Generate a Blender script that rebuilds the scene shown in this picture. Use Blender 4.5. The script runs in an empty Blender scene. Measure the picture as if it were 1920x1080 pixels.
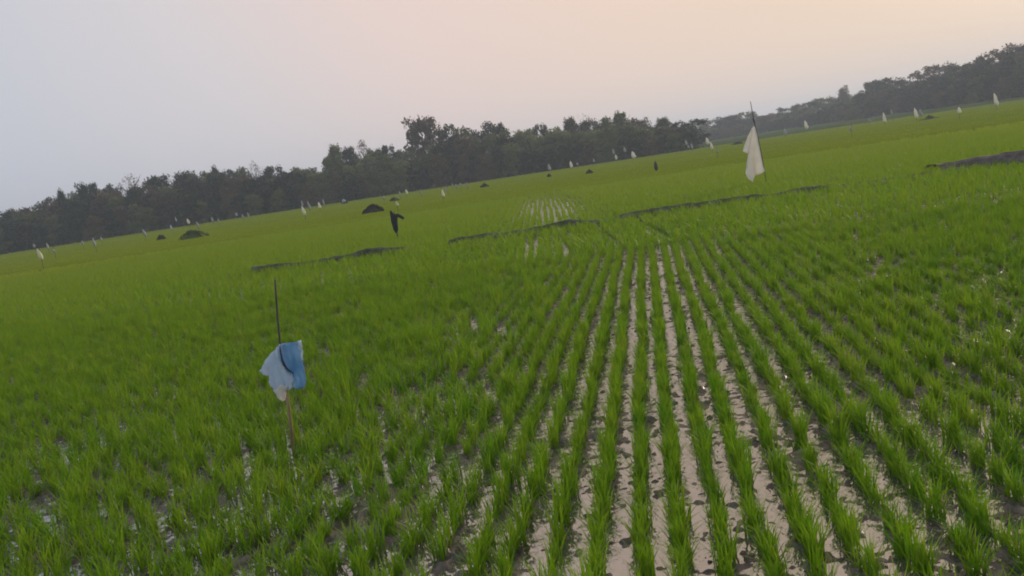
import bpy, bmesh, math, random
import numpy as np
from mathutils import Vector, Matrix
from mathutils.geometry import delaunay_2d_cdt

random.seed(7)
RS = np.random.RandomState(11)
scene = bpy.context.scene
C = scene.collection
R = math.radians

# ------------------------------------------------------------------ camera
F = 1500.0                       # focal length in photograph pixels (1920 wide)
HZ0, HZS = 455.0, -0.151         # horizon line in the photograph, y = HZ0 + HZS * x
ROLL = math.atan(-HZS)
PITCH = math.atan((540 - (HZ0 + HZS * 960)) * math.cos(ROLL) / F)
CAM = Vector((0, 0, 1.9))
fw = Vector((0, math.cos(PITCH), -math.sin(PITCH)))
r0 = Vector((1, 0, 0)); u0 = Vector((0, math.sin(PITCH), math.cos(PITCH)))
rt = math.cos(ROLL) * r0 - math.sin(ROLL) * u0
up = math.sin(ROLL) * r0 + math.cos(ROLL) * u0
cd = bpy.data.cameras.new('camera'); cam = bpy.data.objects.new('camera', cd); C.objects.link(cam)
M3 = Matrix((rt, up, -fw)).transposed()
cam.matrix_world = Matrix.Translation(CAM) @ M3.to_4x4()
cd.sensor_width = 36; cd.lens = F / 1920 * 36
cd.clip_start = 0.1; cd.clip_end = 6000
scene.camera = cam

# ------------------------------------------------------------------ light and sky
SUN_AZ, SUN_EL = 44.0, 12.0      # degrees right of the view direction, above the horizon
sdir = Vector((math.sin(R(SUN_AZ)) * math.cos(R(SUN_EL)), math.cos(R(SUN_AZ)) * math.cos(R(SUN_EL)), math.sin(R(SUN_EL))))
w = bpy.data.worlds.new('World'); scene.world = w; w.use_nodes = True
nt = w.node_tree; nt.nodes.clear()
out = nt.nodes.new('ShaderNodeOutputWorld')
bg = nt.nodes.new('ShaderNodeBackground'); bg.inputs['Strength'].default_value = 0.08
sky = nt.nodes.new('ShaderNodeTexSky'); sky.sky_type = 'NISHITA'; sky.sun_disc = False
sky.sun_elevation = R(SUN_EL); sky.sun_rotation = R(SUN_AZ); sky.dust_density = 4; sky.air_density = 1.3
nt.links.new(sky.outputs[0], bg.inputs['Color'])
# the thin high overcast of the evening: a veil that warms towards the sun
tc = nt.nodes.new('ShaderNodeTexCoord')
dot = nt.nodes.new('ShaderNodeVectorMath'); dot.operation = 'DOT_PRODUCT'
S2 = Vector((math.sin(R(46)) * math.cos(R(22)), math.cos(R(46)) * math.cos(R(22)), math.sin(R(22))))
dot.inputs[1].default_value = S2
nt.links.new(tc.outputs['Generated'], dot.inputs[0])
nz = nt.nodes.new('ShaderNodeTexNoise'); nz.inputs['Scale'].default_value = 2.2; nz.inputs['Detail'].default_value = 3
nt.links.new(tc.outputs['Generated'], nz.inputs['Vector'])
ad = nt.nodes.new('ShaderNodeMath'); ad.operation = 'MULTIPLY_ADD'; ad.inputs[1].default_value = 0.10; 
nt.links.new(nz.outputs['Fac'], ad.inputs[0]); nt.links.new(dot.outputs['Value'], ad.inputs[2])
rp = nt.nodes.new('ShaderNodeValToRGB'); e = rp.color_ramp.elements
stops = [(0.0, (.28, .335, .42)), (0.30, (.375, .39, .44)), (0.50, (.455, .425, .435)), (0.68, (.55, .43, .39)),
         (0.84, (.575, .435, .35)), (0.95, (.57, .43, .32)), (1.0, (.59, .45, .33))]
e[0].position = stops[0][0]; e[0].color = stops[0][1] + (1,)
e[1].position = 1.0; e[1].color = stops[-1][1] + (1,)
for p, c in stops[1:-1]:
    k = e.new(p); k.color = c + (1,)
nt.links.new(ad.outputs[0], rp.inputs[0])
bg2 = nt.nodes.new('ShaderNodeBackground'); bg2.inputs['Strength'].default_value = 1.0
nt.links.new(rp.outputs[0], bg2.inputs['Color'])
mx = nt.nodes.new('ShaderNodeMixShader'); mx.inputs[0].default_value = 0.97
nt.links.new(bg.outputs[0], mx.inputs[1]); nt.links.new(bg2.outputs[0], mx.inputs[2])
nt.links.new(mx.outputs[0], out.inputs['Surface'])

sl = bpy.data.lights.new('sun', 'SUN'); sl.energy = 2.2; sl.angle = R(10); sl.color = (1, .82, .62)
so = bpy.data.objects.new('sun', sl); C.objects.link(so)
so.rotation_euler = sdir.to_track_quat('Z', 'Y').to_euler(); so.location = (60, 60, 60)

scene.view_settings.view_transform = 'Standard'; scene.view_settings.look = 'None'
scene.view_settings.exposure = 0.67; scene.view_settings.gamma = 1
scene.cycles.filter_width = 1.9
scene.cycles.volume_bounces = 1
scene.cycles.sample_clamp_direct = 2.5
scene.cycles.max_bounces = 6
scene.cycles.transparent_max_bounces = 4

# ------------------------------------------------------------------ helpers
def hy(px): return HZ0 + HZS * px
def ray(px, py):
    return (fw + rt * ((px - 960) / F) + up * ((540 - py) / F))
def at_z(px, py, z=0.0):
    d = ray(px, py); t = (z - CAM.z) / d.z
    return CAM + d * t
def at_dist(px, py, dist):               # point on the ray at horizontal distance dist
    d = ray(px, py); t = dist / math.hypot(d.x, d.y)
    return CAM + d * t

def mesh_obj(name, verts, faces, mat=None, parent=None, smooth=False, kind=None):
    me = bpy.data.meshes.new(name)
    me.from_pydata([tuple(v) for v in verts], [], faces)
    if smooth: me.polygons.foreach_set('use_smooth', [True] * len(me.polygons))
    if mat: me.materials.append(mat)
    me.update()
    o = bpy.data.objects.new(name, me); C.objects.link(o)
    if parent: o.parent = parent
    if kind: o['kind'] = kind
    return o

def np_mesh(name, V, loops, starts, totals, mats, attr=None, smooth=True):
    me = bpy.data.meshes.new(name)
    me.vertices.add(len(V)); me.vertices.foreach_set('co', V.astype(np.float32).ravel())
    me.loops.add(len(loops)); me.loops.foreach_set('vertex_index', loops.astype(np.int32))
    me.polygons.add(len(starts)); me.polygons.foreach_set('loop_start', starts.astype(np.int32))
    if smooth: me.polygons.foreach_set('use_smooth', np.ones(len(starts), dtype=bool))
    if attr is not None:
        for k, a in attr.items():
            at = me.attributes.new(k, 'FLOAT', 'POINT'); at.data.foreach_set('value', a.astype(np.float32))
    for m in mats: me.materials.append(m)
    me.update(calc_edges=True)
    return me

def tag(o, label=None, cat=None, group=None, kind=None):
    if label: o['label'] = label
    if cat: o['category'] = cat
    if group: o['group'] = group
    if kind: o['kind'] = kind
    return o

def empty(name, loc=(0, 0, 0), rz=0):
    o = bpy.data.objects.new(name, None); C.objects.link(o)
    o.location = loc; o.rotation_euler = (0, 0, rz); o.empty_display_size = 0.2
    return o

def lat(n, seed):
    return np.random.RandomState(seed).rand(n, n)
_L = {}
def vnoise(x, y, seed=0, n=256):
    if seed not in _L: _L[seed] = lat(n, seed)
    L = _L[seed]
    xi = np.floor(x).astype(int); yi = np.floor(y).astype(int)
    fx = x - xi; fy = y - yi
    fx = fx * fx * (3 - 2 * fx); fy = fy * fy * (3 - 2 * fy)
    a = L[xi % n, yi % n]; b = L[(xi + 1) % n, yi % n]; c = L[xi % n, (yi + 1) % n]; d = L[(xi + 1) % n, (yi + 1) % n]
    return a * (1 - fx) * (1 - fy) + b * fx * (1 - fy) + c * (1 - fx) * fy + d * fx * fy

# ------------------------------------------------------------------ materials
def newmat(name):
    m = bpy.data.materials.new(name); m.use_nodes = True
    n = m.node_tree; b = n.nodes['Principled BSDF']
    return m, n, b
def nd(n, t): return n.nodes.new(t)
def noise_ramp(n, scale, cols, detail=4, coord='Object', pos=None, rough=.55):
    tcx = nd(n, 'ShaderNodeTexCoord'); no = nd(n, 'ShaderNodeTexNoise')
    no.inputs['Scale'].default_value = scale; no.inputs['Detail'].default_value = detail; no.inputs['Roughness'].default_value = rough
    n.links.new(tcx.outputs[coord], no.inputs['Vector'])
    r = nd(n, 'ShaderNodeValToRGB'); el = r.color_ramp.elements
    pos = pos or [0.3 + 0.4 * i / (len(cols) - 1) for i in range(len(cols))]
    el[0].position = pos[0]; el[0].color = tuple(cols[0]) + (1,)
    el[1].position = pos[-1]; el[1].color = tuple(cols[-1]) + (1,)
    for p, c in zip(pos[1:-1], cols[1:-1]):
        k = el.new(p); k.color = tuple(c) + (1,)
    n.links.new(no.outputs['Fac'], r.inputs[0])
    return r, no, tcx
def mixc(n, fac, a, b, mode='MIX'):
    m = nd(n, 'ShaderNodeMix'); m.data_type = 'RGBA'; m.blend_type = mode
    for i, v in ((0, fac), (6, a), (7, b)):
        if hasattr(v, 'is_linked') or hasattr(v, 'links'): n.links.new(v, m.inputs[i])
        elif isinstance(v, (int, float)): m.inputs[i].default_value = v
        else: m.inputs[i].default_value = tuple(v) + (1,)
    return m.outputs[2]
def add_bump(n, b, scale, strength, dist=0.02, detail=4):
    tcx = nd(n, 'ShaderNodeTexCoord'); no = nd(n, 'ShaderNodeTexNoise'); no.inputs['Scale'].default_value = scale
    no.inputs['Detail'].default_value = detail
    bp = nd(n, 'ShaderNodeBump'); bp.inputs['Strength'].default_value = strength; bp.inputs['Distance'].default_value = dist
    n.links.new(tcx.outputs['Object'], no.inputs['Vector']); n.links.new(no.outputs['Fac'], bp.inputs['Height'])
    n.links.new(bp.outputs[0], b.inputs['Normal'])

def leaf_mat(name, c1, c2, c3, trans=0.35, world_scale=0.35, tip=None, spec=.12):
    """blade colours vary between plants (attribute rnd) and over the field (noise)"""
    m, n, b = newmat(name)
    at = nd(n, 'ShaderNodeAttribute'); at.attribute_name = 'rnd'
    geo = nd(n, 'ShaderNodeNewGeometry')
    no = nd(n, 'ShaderNodeTexNoise'); no.inputs['Scale'].default_value = world_scale; no.inputs['Detail'].default_value = 3
    n.links.new(geo.outputs['Position'], no.inputs['Vector'])
    mr = nd(n, 'ShaderNodeMapRange'); mr.inputs['From Min'].default_value = .35; mr.inputs['From Max'].default_value = .65
    n.links.new(no.outputs['Fac'], mr.inputs['Value'])
    col = mixc(n, mr.outputs[0], c1, c2)
    col = mixc(n, at.outputs['Fac'], col, c3)
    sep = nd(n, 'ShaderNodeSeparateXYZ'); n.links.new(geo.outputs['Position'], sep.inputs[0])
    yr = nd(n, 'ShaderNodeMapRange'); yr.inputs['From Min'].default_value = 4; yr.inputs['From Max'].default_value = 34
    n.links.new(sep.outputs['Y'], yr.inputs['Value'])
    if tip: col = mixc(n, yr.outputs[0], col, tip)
    n.links.new(col, b.inputs['Base Color']); b.inputs['Roughness'].default_value = .55
    b.inputs['Specular IOR Level'].default_value = spec
    tr = nd(n, 'ShaderNodeBsdfTranslucent'); n.links.new(col, tr.inputs['Color'])
    ms = nd(n, 'ShaderNodeMixShader'); ms.inputs[0].default_value = trans
    n.links.new(b.outputs[0], ms.inputs[1]); n.links.new(tr.outputs[0], ms.inputs[2])
    n.links.new(ms.outputs[0], n.nodes['Material Output'].inputs['Surface'])
    return m

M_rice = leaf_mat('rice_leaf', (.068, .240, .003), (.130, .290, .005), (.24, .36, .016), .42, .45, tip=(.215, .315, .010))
M_ricefar = leaf_mat('rice_leaf_distant', (.21, .32, .009), (.25, .335, .012), (.28, .345, .016), .40, .06, spec=0)
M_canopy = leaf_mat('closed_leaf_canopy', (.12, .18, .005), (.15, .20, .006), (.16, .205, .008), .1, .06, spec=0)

m, n, b = newmat('field_ground'); M_ground = m
r, no, t_ = noise_ramp(n, .15, [(.045, .055, .02), (.07, .08, .03), (.10, .085, .05)], 6); n.links.new(r.outputs[0], b.inputs['Base Color'])
b.inputs['Roughness'].default_value = 1; b.inputs['Specular IOR Level'].default_value = 0; add_bump(n, b, 3, .6, .2)

m, n, b = newmat('wet_mud'); M_mud = m
r, no, t_ = noise_ramp(n, 9, [(.020, .017, .012), (.058, .051, .044), (.14, .128, .112)], 6); n.links.new(r.outputs[0], b.inputs['Base Color'])
r2, no2, t2 = noise_ramp(n, 5, [(.15, .15, .15), (.45, .45, .45)], 3); n.links.new(r2.outputs[0], b.inputs['Roughness'])
b.inputs['IOR'].default_value = 1.5; add_bump(n, b, 40, .55, .012, 6)

m, n, b = newmat('muddy_water'); M_water = m
r, no, t_ = noise_ramp(n, 2.2, [(.036, .034, .030), (.072, .070, .066), (.125, .124, .120)], 5); n.links.new(r.outputs[0], b.inputs['Base Color'])
b.inputs['Roughness'].default_value = .03; b.inputs['IOR'].default_value = 4.2; add_bump(n, b, 11, .55, .016, 1.5)

m, n, b = newmat('dry_earth'); M_earth = m
r, no, t_ = noise_ramp(n, 4, [(.05, .042, .035), (.10, .082, .072), (.16, .13, .12)], 7); n.links.new(r.outputs[0], b.inputs['Base Color'])
b.inputs['Roughness'].default_value = .95; add_bump(n, b, 14, .8, .05, 6)

m, n, b = newmat('dark_straw'); M_straw = m
r, no, t_ = noise_ramp(n, 6, [(.012, .012, .006), (.03, .03, .014), (.06, .055, .03)], 7); n.links.new(r.outputs[0], b.inputs['Base Color'])
b.inputs['Roughness'].default_value = .95; add_bump(n, b, 22, .9, .05, 6)

m, n, b = newmat('bund_earth'); M_bund = m
r, no, t_ = noise_ramp(n, 2.5, [(.045, .050, .025), (.085, .095, .045), (.15, .155, .095)], 7); n.links.new(r.outputs[0], b.inputs['Base Color'])
b.inputs['Roughness'].default_value = .8; add_bump(n, b, 18, .9, .05, 6)

def cloth_mat(name, a, c, trans=.25, scale=3, rough=.6):
    m, n, b = newmat(name)
    r, no, t_ = noise_ramp(n, scale, [a, c], 4); n.links.new(r.outputs[0], b.inputs['Base Color'])
    b.inputs['Roughness'].default_value = rough; add_bump(n, b, 30, .25, .01)
    tr = nd(n, 'ShaderNodeBsdfTranslucent'); n.links.new(r.outputs[0], tr.inputs['Color'])
    ms = nd(n, 'ShaderNodeMixShader'); ms.inputs[0].default_value = trans
    n.links.new(b.outputs[0], ms.inputs[1]); n.links.new(tr.outputs[0], ms.inputs[2])
    n.links.new(ms.outputs[0], n.nodes['Material Output'].inputs['Surface'])
    return m
M_white = cloth_mat('white_plastic', (.78, .75, .67), (.88, .85, .78), .45)
M_paleblue = cloth_mat('pale_blue_plastic', (.50, .63, .80), (.72, .78, .84), scale=7)
M_blue = cloth_mat('blue_plastic', (.12, .34, .60), (.40, .60, .80), scale=7)
M_tie = cloth_mat('dark_blue_strap', (.01, .03, .07), (.02, .05, .10), 0)
M_dark = cloth_mat('black_shirt', (.010, .012, .014), (.028, .030, .034), 0, 9, .9)
M_grey = cloth_mat('grey_plastic', (.30, .32, .34), (.42, .44, .45))
M_cream = cloth_mat('cream_plastic', (.70, .68, .45), (.78, .76, .52))
M_bluish = cloth_mat('bluish_plastic', (.34, .42, .52), (.42, .50, .60))

m, n, b = newmat('bamboo'); M_bamboo = m
r, no, t_ = noise_ramp(n, 8, [(.20, .13, .06), (.36, .25, .12)], 4); n.links.new(r.outputs[0], b.inputs['Base Color']); b.inputs['Roughness'].default_value = .6
m, n, b = newmat('dark_wood_stick'); M_stick = m
r, no, t_ = noise_ramp(n, 8, [(.035, .032, .028), (.09, .075, .06)], 4); n.links.new(r.outputs[0], b.inputs['Base Color']); b.inputs['Roughness'].default_value = .8

m, n, b = newmat('bark'); M_bark = m
r, no, t_ = noise_ramp(n, 3, [(.05, .042, .035), (.11, .09, .075)], 6); n.links.new(r.outputs[0], b.inputs['Base Color']); b.inputs['Roughness'].default_value = .9; add_bump(n, b, 12, .6, .05)
def tree_mat(name, c1, c2, c3): return leaf_mat(name, c1, c2, c3, .18, .25)
M_tdark = tree_mat('foliage_dark', (.008, .018, .010), (.014, .026, .014), (.024, .040, .020))
M_tmid = tree_mat('foliage_mid', (.044, .068, .020), (.080, .100, .030), (.135, .155, .045))
M_tpale = tree_mat('foliage_pale', (.13, .16, .04), (.17, .195, .06), (.22, .235, .08))
M_tbrown = tree_mat('foliage_brown', (.065, .046, .024), (.085, .060, .034), (.12, .086, .05))
M_tdry = tree_mat('twigs_dry', (.09, .08, .065), (.12, .105, .085), (.16, .14, .115))

# ------------------------------------------------------------------ ground, mud, water
def grid_mesh(x0, x1, y0, y1, nx, ny, hf):
    xs = np.linspace(x0, x1, nx); ys = np.linspace(y0, y1, ny)
    X, Y = np.meshgrid(xs, ys, indexing='ij'); Z = hf(X, Y)
    V = np.stack([X.ravel(), Y.ravel(), Z.ravel()], 1)
    i = np.arange(nx - 1)[:, None] * ny + np.arange(ny - 1)[None, :]
    q = np.stack([i, i + ny, i + ny + 1, i + 1], -1).reshape(-1, 4)
    return V, q.ravel(), np.arange(len(q)) * 4, None

V, l, s_, t_ = grid_mesh(-1500, 1500, -60, 2400, 60, 60, lambda X, Y: -0.06 + 0 * X)
me = np_mesh('ground', V, l, s_, None, [M_ground]); o = bpy.data.objects.new('ground', me); C.objects.link(o); tag(o, kind='structure')

# planting geometry: three paddies with straight transplanted rows
def hdir(px, py):
    d = ray(px, py); v = Vector((d.x, d.y)); return v.normalized()
dA = hdir(1207, hy(1207)); nA = Vector((dA.y, -dA.x))
dB = hdir(1012, hy(1012)); nB = Vector((dB.y, -dB.x))
gB = at_z(1228, 850); UB = gB.x * nA.x + gB.y * nA.y           # the open water lane in the middle
ROW = 0.195
pL = at_z(1050, 487); pR = at_z(1330, 466)                     # far side of the near paddy
def edge_y(x): return pL.y + (pR.y - pL.y) * (x - pL.x) / (pR.x - pL.x) * .35
bL = at_z(470, 496); bR = at_z(1700, 315)
bL = at_z(470, 497, .28); bR = at_z(1700, 316, .28)
def bund_y(x): return bL.y + (bR.y - bL.y) * (x - bL.x) / (bR.x - bL.x)
print('A edge', pL, pR, 'bund', bL, bR, 'UB', UB)

def mudh(X, Y):
    U = X * nA.x + Y * nA.y - UB
    T = X * dA.x + Y * dA.y
    ph = (U / ROW) - np.round(U / ROW)                          # 0 in the lane centre, .5 at the plants
    h = -.0105 + .020 * (vnoise(X * 16, Y * 16, 1) - .5) + .022 * (vnoise(X * 2.1, Y * 2.1, 2) - .5) + .032 * (vnoise(X * 40, Y * 40, 3) - .5)
    h += .014 * (np.abs(ph) * 2) ** 4
    side = np.clip((np.abs(U - .25) - .6) / 2.2, 0, 1)
    h += .013 * np.clip(side * 1.6, 0, 1) * np.where(U < 0, .35, 1) * (.55 + .9 * vnoise(X * 1.1 + 30, Y * 1.1, 6))
    clod = vnoise(U * 13, T * 34, 5)
    h += np.where(clod > .80, (clod - .80) * .15, 0)
    return h
V, l, s_, t_ = grid_mesh(-8, 11, 2.2, 15.5, 1150, 800, mudh)
me = np_mesh('mud', V, l, s_, None, [M_mud]); o = bpy.data.objects.new('mud', me); C.objects.link(o); tag(o, kind='structure')
V, l, s_, t_ = grid_mesh(-60, 70, 1.0, 70, 2, 2, lambda X, Y: 0 * X)
me = np_mesh('water', V, l, s_, None, [M_water]); o = bpy.data.objects.new('water', me); C.objects.link(o); tag(o, kind='structure')

# ------------------------------------------------------------------ rice
def blades(nb, hgt, lean, width, rbase, segs, rng):
    """one plant: nb curved tapering blades; returns verts, faces (lists of tuples), rnd"""
    V = []; Fc = []; A = []
    for i in range(nb):
        a = rng.uniform(0, 2 * math.pi); ln = lean * rng.uniform(.15, 1.15); h = hgt * rng.uniform(.62, 1.08)
        br = rbase * math.sqrt(rng.rand()); ba = rng.uniform(0, 2 * math.pi)
        bx, by = br * math.cos(ba), br * math.sin(ba)
        tw = a + math.pi / 2 + rng.uniform(-.9, .9); wv = np.array([math.cos(tw), math.sin(tw), 0])
        bend = rng.uniform(1.5, 2.6); drop = rng.uniform(0, .22) * (ln / lean)
        wd = width * rng.uniform(.7, 1.2); base = len(V); rn = rng.rand() ** 1.6
        for k in range(segs + 1):
            t = k / segs
            p = np.array([bx + math.cos(a) * ln * t ** bend, by + math.sin(a) * ln * t ** bend, -.02 + h * (t - drop * t ** 3)])
            if k == segs: V.append(p); A.append(rn)
            else:
                ww = wd * (.75 + .35 * t if t < .5 else .92 * (1 - (t - .5) * 1.3)) / 2
                V.append(p - wv * ww); V.append(p + wv * ww); A += [min(1, rn + .25 * t), min(1, rn + .25 * t)]
        for k in range(segs - 1):
            q = base + 2 * k; Fc.append((q, q + 1, q + 3, q + 2))
        q = base + 2 * (segs - 1); Fc.append((q, q + 1, q + 2))
    return np.array(V), Fc, np.array(A)

def scatter(name, variants, P, S, rot, H, mat, extra=None):
    """join transformed copies of the variants at P (m,2) into one mesh"""
    Vs, Ls, Ss, As = [], [], [], []; vo = 0; lo = 0
    idx = RS.randint(0, len(variants), len(P))
    for vi, (V, Fc, A) in enumerate(variants):
        k = np.where(idx == vi)[0]
        if not len(k): continue
        c, s = np.cos(rot[k]), np.sin(rot[k])
        X = (V[None, :, 0] * c[:, None] - V[None, :, 1] * s[:, None]) * S[k][:, None] + P[k, 0][:, None]
        Y = (V[None, :, 0] * s[:, None] + V[None, :, 1] * c[:, None]) * S[k][:, None] + P[k, 1][:, None]
        Z = V[None, :, 2] * H[k][:, None]
        Vs.append(np.stack([X, Y, Z], -1).reshape(-1, 3))
        fl = np.array([v for f in Fc for v in f]); tot = np.array([len(f) for f in Fc]); st = np.concatenate([[0], np.cumsum(tot)[:-1]])
        m_ = len(k)
        Ls.append((fl[None] + (np.arange(m_) * len(V))[:, None]).ravel() + vo)
        Ss.append((st[None] + (np.arange(m_) * len(fl))[:, None]).ravel() + lo)
        hb = RS.rand(m_) ** 1.5 * .6 - .1
        As.append(np.clip(A[None] * .75 + hb[:, None], 0, 1).ravel())
        vo += m_ * len(V); lo += m_ * len(fl)
    me = np_mesh(name, np.concatenate(Vs), np.concatenate(Ls), np.concatenate(Ss), None, [mat], {'rnd': np.concatenate(As)})
    o = bpy.data.objects.new(name, me); C.objects.link(o)
    return o

def inview(P, margin=140, z=.15):
    """mask of ground points that fall in (or just beside) the photograph"""
    D = np.column_stack([P[:, 0], P[:, 1], np.full(len(P), z - CAM.z)])
    dz = D @ np.array(fw); px = 960 + F * (D @ np.array(rt)) / np.maximum(dz, .01); py = 540 - F * (D @ np.array(up)) / np.maximum(dz, .01)
    return (dz > .3) & (px > -margin * 2) & (px < 1920 + margin * 2) & (py < 1080 + margin * 1.2), px, py

def rows(d, nrm, u_off, umin, umax, tmin, tmax, step, rowsp, jit, wob):
    k0 = math.floor((umin - u_off) / rowsp); k1 = math.ceil((umax - u_off) / rowsp)
    K = np.arange(k0, k1); T = np.arange(tmin, tmax, step)
    KK, TT = np.meshgrid(K, T, indexing='ij'); KK = KK.ravel().astype(float); TT = TT.ravel()
    U = u_off + (KK + .5) * rowsp + RS.randn(len(KK)) * jit + (vnoise(KK * 7.3 + 50, TT * .5 + 90, 8) - .5) * wob
    T2 = TT + RS.uniform(-.45, .45, len(TT)) * step
    P = np.column_stack([U * nrm.x + T2 * d.x, U * nrm.y + T2 * d.y])
    return P, U, T2

rngs = [np.random.RandomState(100 + i) for i in range(16)]
near_open = [blades(int(rngs[i].randint(34, 52)), .25 * rngs[i].uniform(.85, 1.1), .115 * rngs[i].uniform(.8, 1.25), .0078, .044, 3, rngs[i]) for i in range(8)]
near_dense = [blades(int(rngs[8 + i].randint(30, 44)), .235 * rngs[8 + i].uniform(.85, 1.12), .115 * rngs[8 + i].uniform(.8, 1.25), .0068, .040, 3, rngs[8 + i]) for i in range(8)]
mid_v = [blades(9, .25, .13, .016, .04, 2, np.random.RandomState(200 + i)) for i in range(8)]
far_v = [blades(12, .27, .35, .05, .25, 2, np.random.RandomState(300 + i)) for i in range(8)]

# near paddy
P, U, T = rows(dA, nA, UB, -19, 19, 1.5, 20, .115, ROW, .012, .045)
ok, px, py = inview(P)
ey = edge_y(P[:, 0])
ok &= P[:, 1] < ey + .05
U = U - UB
dens = np.clip((-.55 - U) / .8, 0, 1)                              # left of the lanes the crop has closed up
dens = np.maximum(dens, np.clip((U - 1.4) / 3.2, 0, 1) * .7)
dens = np.maximum(dens, np.clip((P[:, 1] - 7.5 - 3.5 * np.exp(-((U - .1) / .7) ** 2)) / 2.5, 0, 1) * np.clip(np.abs(U - .1) / .6 - .4, 0, 1))
dens = np.maximum(dens, np.clip((ey - P[:, 1]) * -1.5 + 1, 0, 1) * .9)   # the last metre along the far bund
dens -= .75 * np.clip((5.4 - P[:, 1]) / 1.4, 0, 1) * np.clip((U + 3.2) / 1.2, 0, 1) * (U < -.3)
dens = dens + (vnoise(P[:, 0] * .8, P[:, 1] * .8, 21) - .5) * .35
dens = np.clip(dens, 0, 1)
keep = RS.rand(len(P)) < (.95 - .04 * dens - .18 * (vnoise(P[:, 0] * 1.3, P[:, 1] * 1.3, 22) > .78))
ok &= keep
P, U, dens, px, py = P[ok], U[ok], dens[ok], px[ok], py[ok]
Hs = (.86 + .10 * dens) * RS.uniform(.74, 1.2, len(P)) * (.85 + .3 * vnoise(P[:, 0] * 1.6, P[:, 1] * 1.6, 71)); Ss = (.90 + .16 * dens) * RS.uniform(.76, 1.2, len(P))
rot = RS.uniform(0, 2 * math.pi, len(P))
# the 300 plants that show largest in the photograph are separate things
infr = (px > 5) & (px < 1915) & (py < 1085)
order = np.argsort(np.where(infr, np.hypot(P[:, 0], P[:, 1]), 1e9))[:300]
rest = np.ones(len(P), bool); rest[order] = False
isd = RS.rand(len(P)) < dens
for nm, var, sel in (('rice_crop', near_open, rest & ~isd), ('rice_crop', near_dense, rest & isd)):
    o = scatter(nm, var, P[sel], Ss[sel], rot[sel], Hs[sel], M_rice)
    tag(o, 'green young rice growing in the flooded near paddy', 'rice', kind='stuff')
    if var is near_dense: o['label'] = 'dense leafy young rice closing over the near paddy'
protos = {}
for kind_, var in (('o', near_open), ('d', near_dense)):
    for i, (V, Fc, A) in enumerate(var):
        fl = np.array([v for f in Fc for v in f]); tot = np.array([len(f) for f in Fc]); st = np.concatenate([[0], np.cumsum(tot)[:-1]])
        protos[kind_, i] = np_mesh('rice_plant', V, fl, st, None, [M_rice], {'rnd': A * .8 + .1})
G_rice = 'rice plants in the rows closest to the camera'
for j in order:
    o = bpy.data.objects.new('rice_plant', protos['d' if isd[j] else 'o', int(RS.randint(8))]); C.objects.link(o)
    o.location = (P[j, 0], P[j, 1], 0); o.rotation_euler = (0, 0, rot[j]); o.scale = (Ss[j], Ss[j], Hs[j])
    tag(o, 'green rice plant in the closest rows along the bottom edge of the photo', 'rice plant', G_rice)

# second paddy, up to the long bund, and the third beyond it
def bare(P):                                                    # thin shorter rice where the far water shows
    c = at_z(1038, 392); e_ = ((P[:, 0] - c.x) / 1.5) ** 2 + ((P[:, 1] - c.y - 2.4) / 8.0) ** 2
    return np.clip(1.25 - e_, 0, 1) * (.7 + .5 * vnoise(P[:, 0] * 2.5, P[:, 1] * .9, 81))
P, U, T = rows(dB, nB, .04, -40, 44, 10, 48, .19, .21, .022, .08)
ok, px, py = inview(P, 80)
by = bund_y(P[:, 0])
ok &= (P[:, 1] > edge_y(P[:, 0]) + .04) & (np.abs(P[:, 1] - by) > .04) & (np.hypot(P[:, 0], P[:, 1]) < 47)
b2 = bare(P) * (P[:, 1] > by)
f1 = at_z(1130, 440); f2 = at_z(1225, 432)
uf1 = f1.x * nB.x + f1.y * nB.y; uf2 = f2.x * nB.x + f2.y * nB.y
furrow = np.zeros(len(P), bool)
for uf in (uf1, uf2): furrow |= ((np.abs(U - uf) < .10) & (P[:, 1] < by) & (P[:, 1] > by - 7.5))
ok &= RS.rand(len(P)) < .97 - .1 * b2
P, U, b2, by, furrow = P[ok], U[ok], b2[ok], by[ok], furrow[ok]
Hs = (1.05 - .42 * b2) * RS.uniform(.72, 1.2, len(P)) * (.90 + .20 * vnoise(P[:, 0] * .5, P[:, 1] * .5, 31)); Ss = (1.15 - .46 * b2) * RS.uniform(.85, 1.15, len(P))
Hs = np.where(furrow, Hs * .6, Hs); Ss = np.where((P[:, 1] < by) & (np.abs(U) < 4) & ~furrow, Ss * 1.4, Ss)
# a few narrow lanes of the second paddy still show water
lane = np.zeros(len(P))
for lx, ly, ln in ((990, 470, .13), (1065, 475, .11), (1013, 455, .08)):
    g = at_z(lx, ly); ug = g.x * nB.x + g.y * nB.y
    lane = np.maximum(lane, ((np.abs(U - ug) < ln) & (np.abs(P[:, 1] - g.y) < 1.5)))
Ss *= 1 - .5 * lane; Hs *= 1 - .15 * lane
rot = RS.uniform(0, 6.28, len(P))
f2nd = P[:, 1] < by
for sel, lb in ((f2nd, 'even green rice in the second paddy before the long earth bund'), (~f2nd, 'yellow-green rice in the paddy just beyond the long earth bund')):
    o = scatter('rice_crop', mid_v, P[sel], Ss[sel], rot[sel], Hs[sel], M_rice); tag(o, lb, 'rice', kind='stuff')

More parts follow.
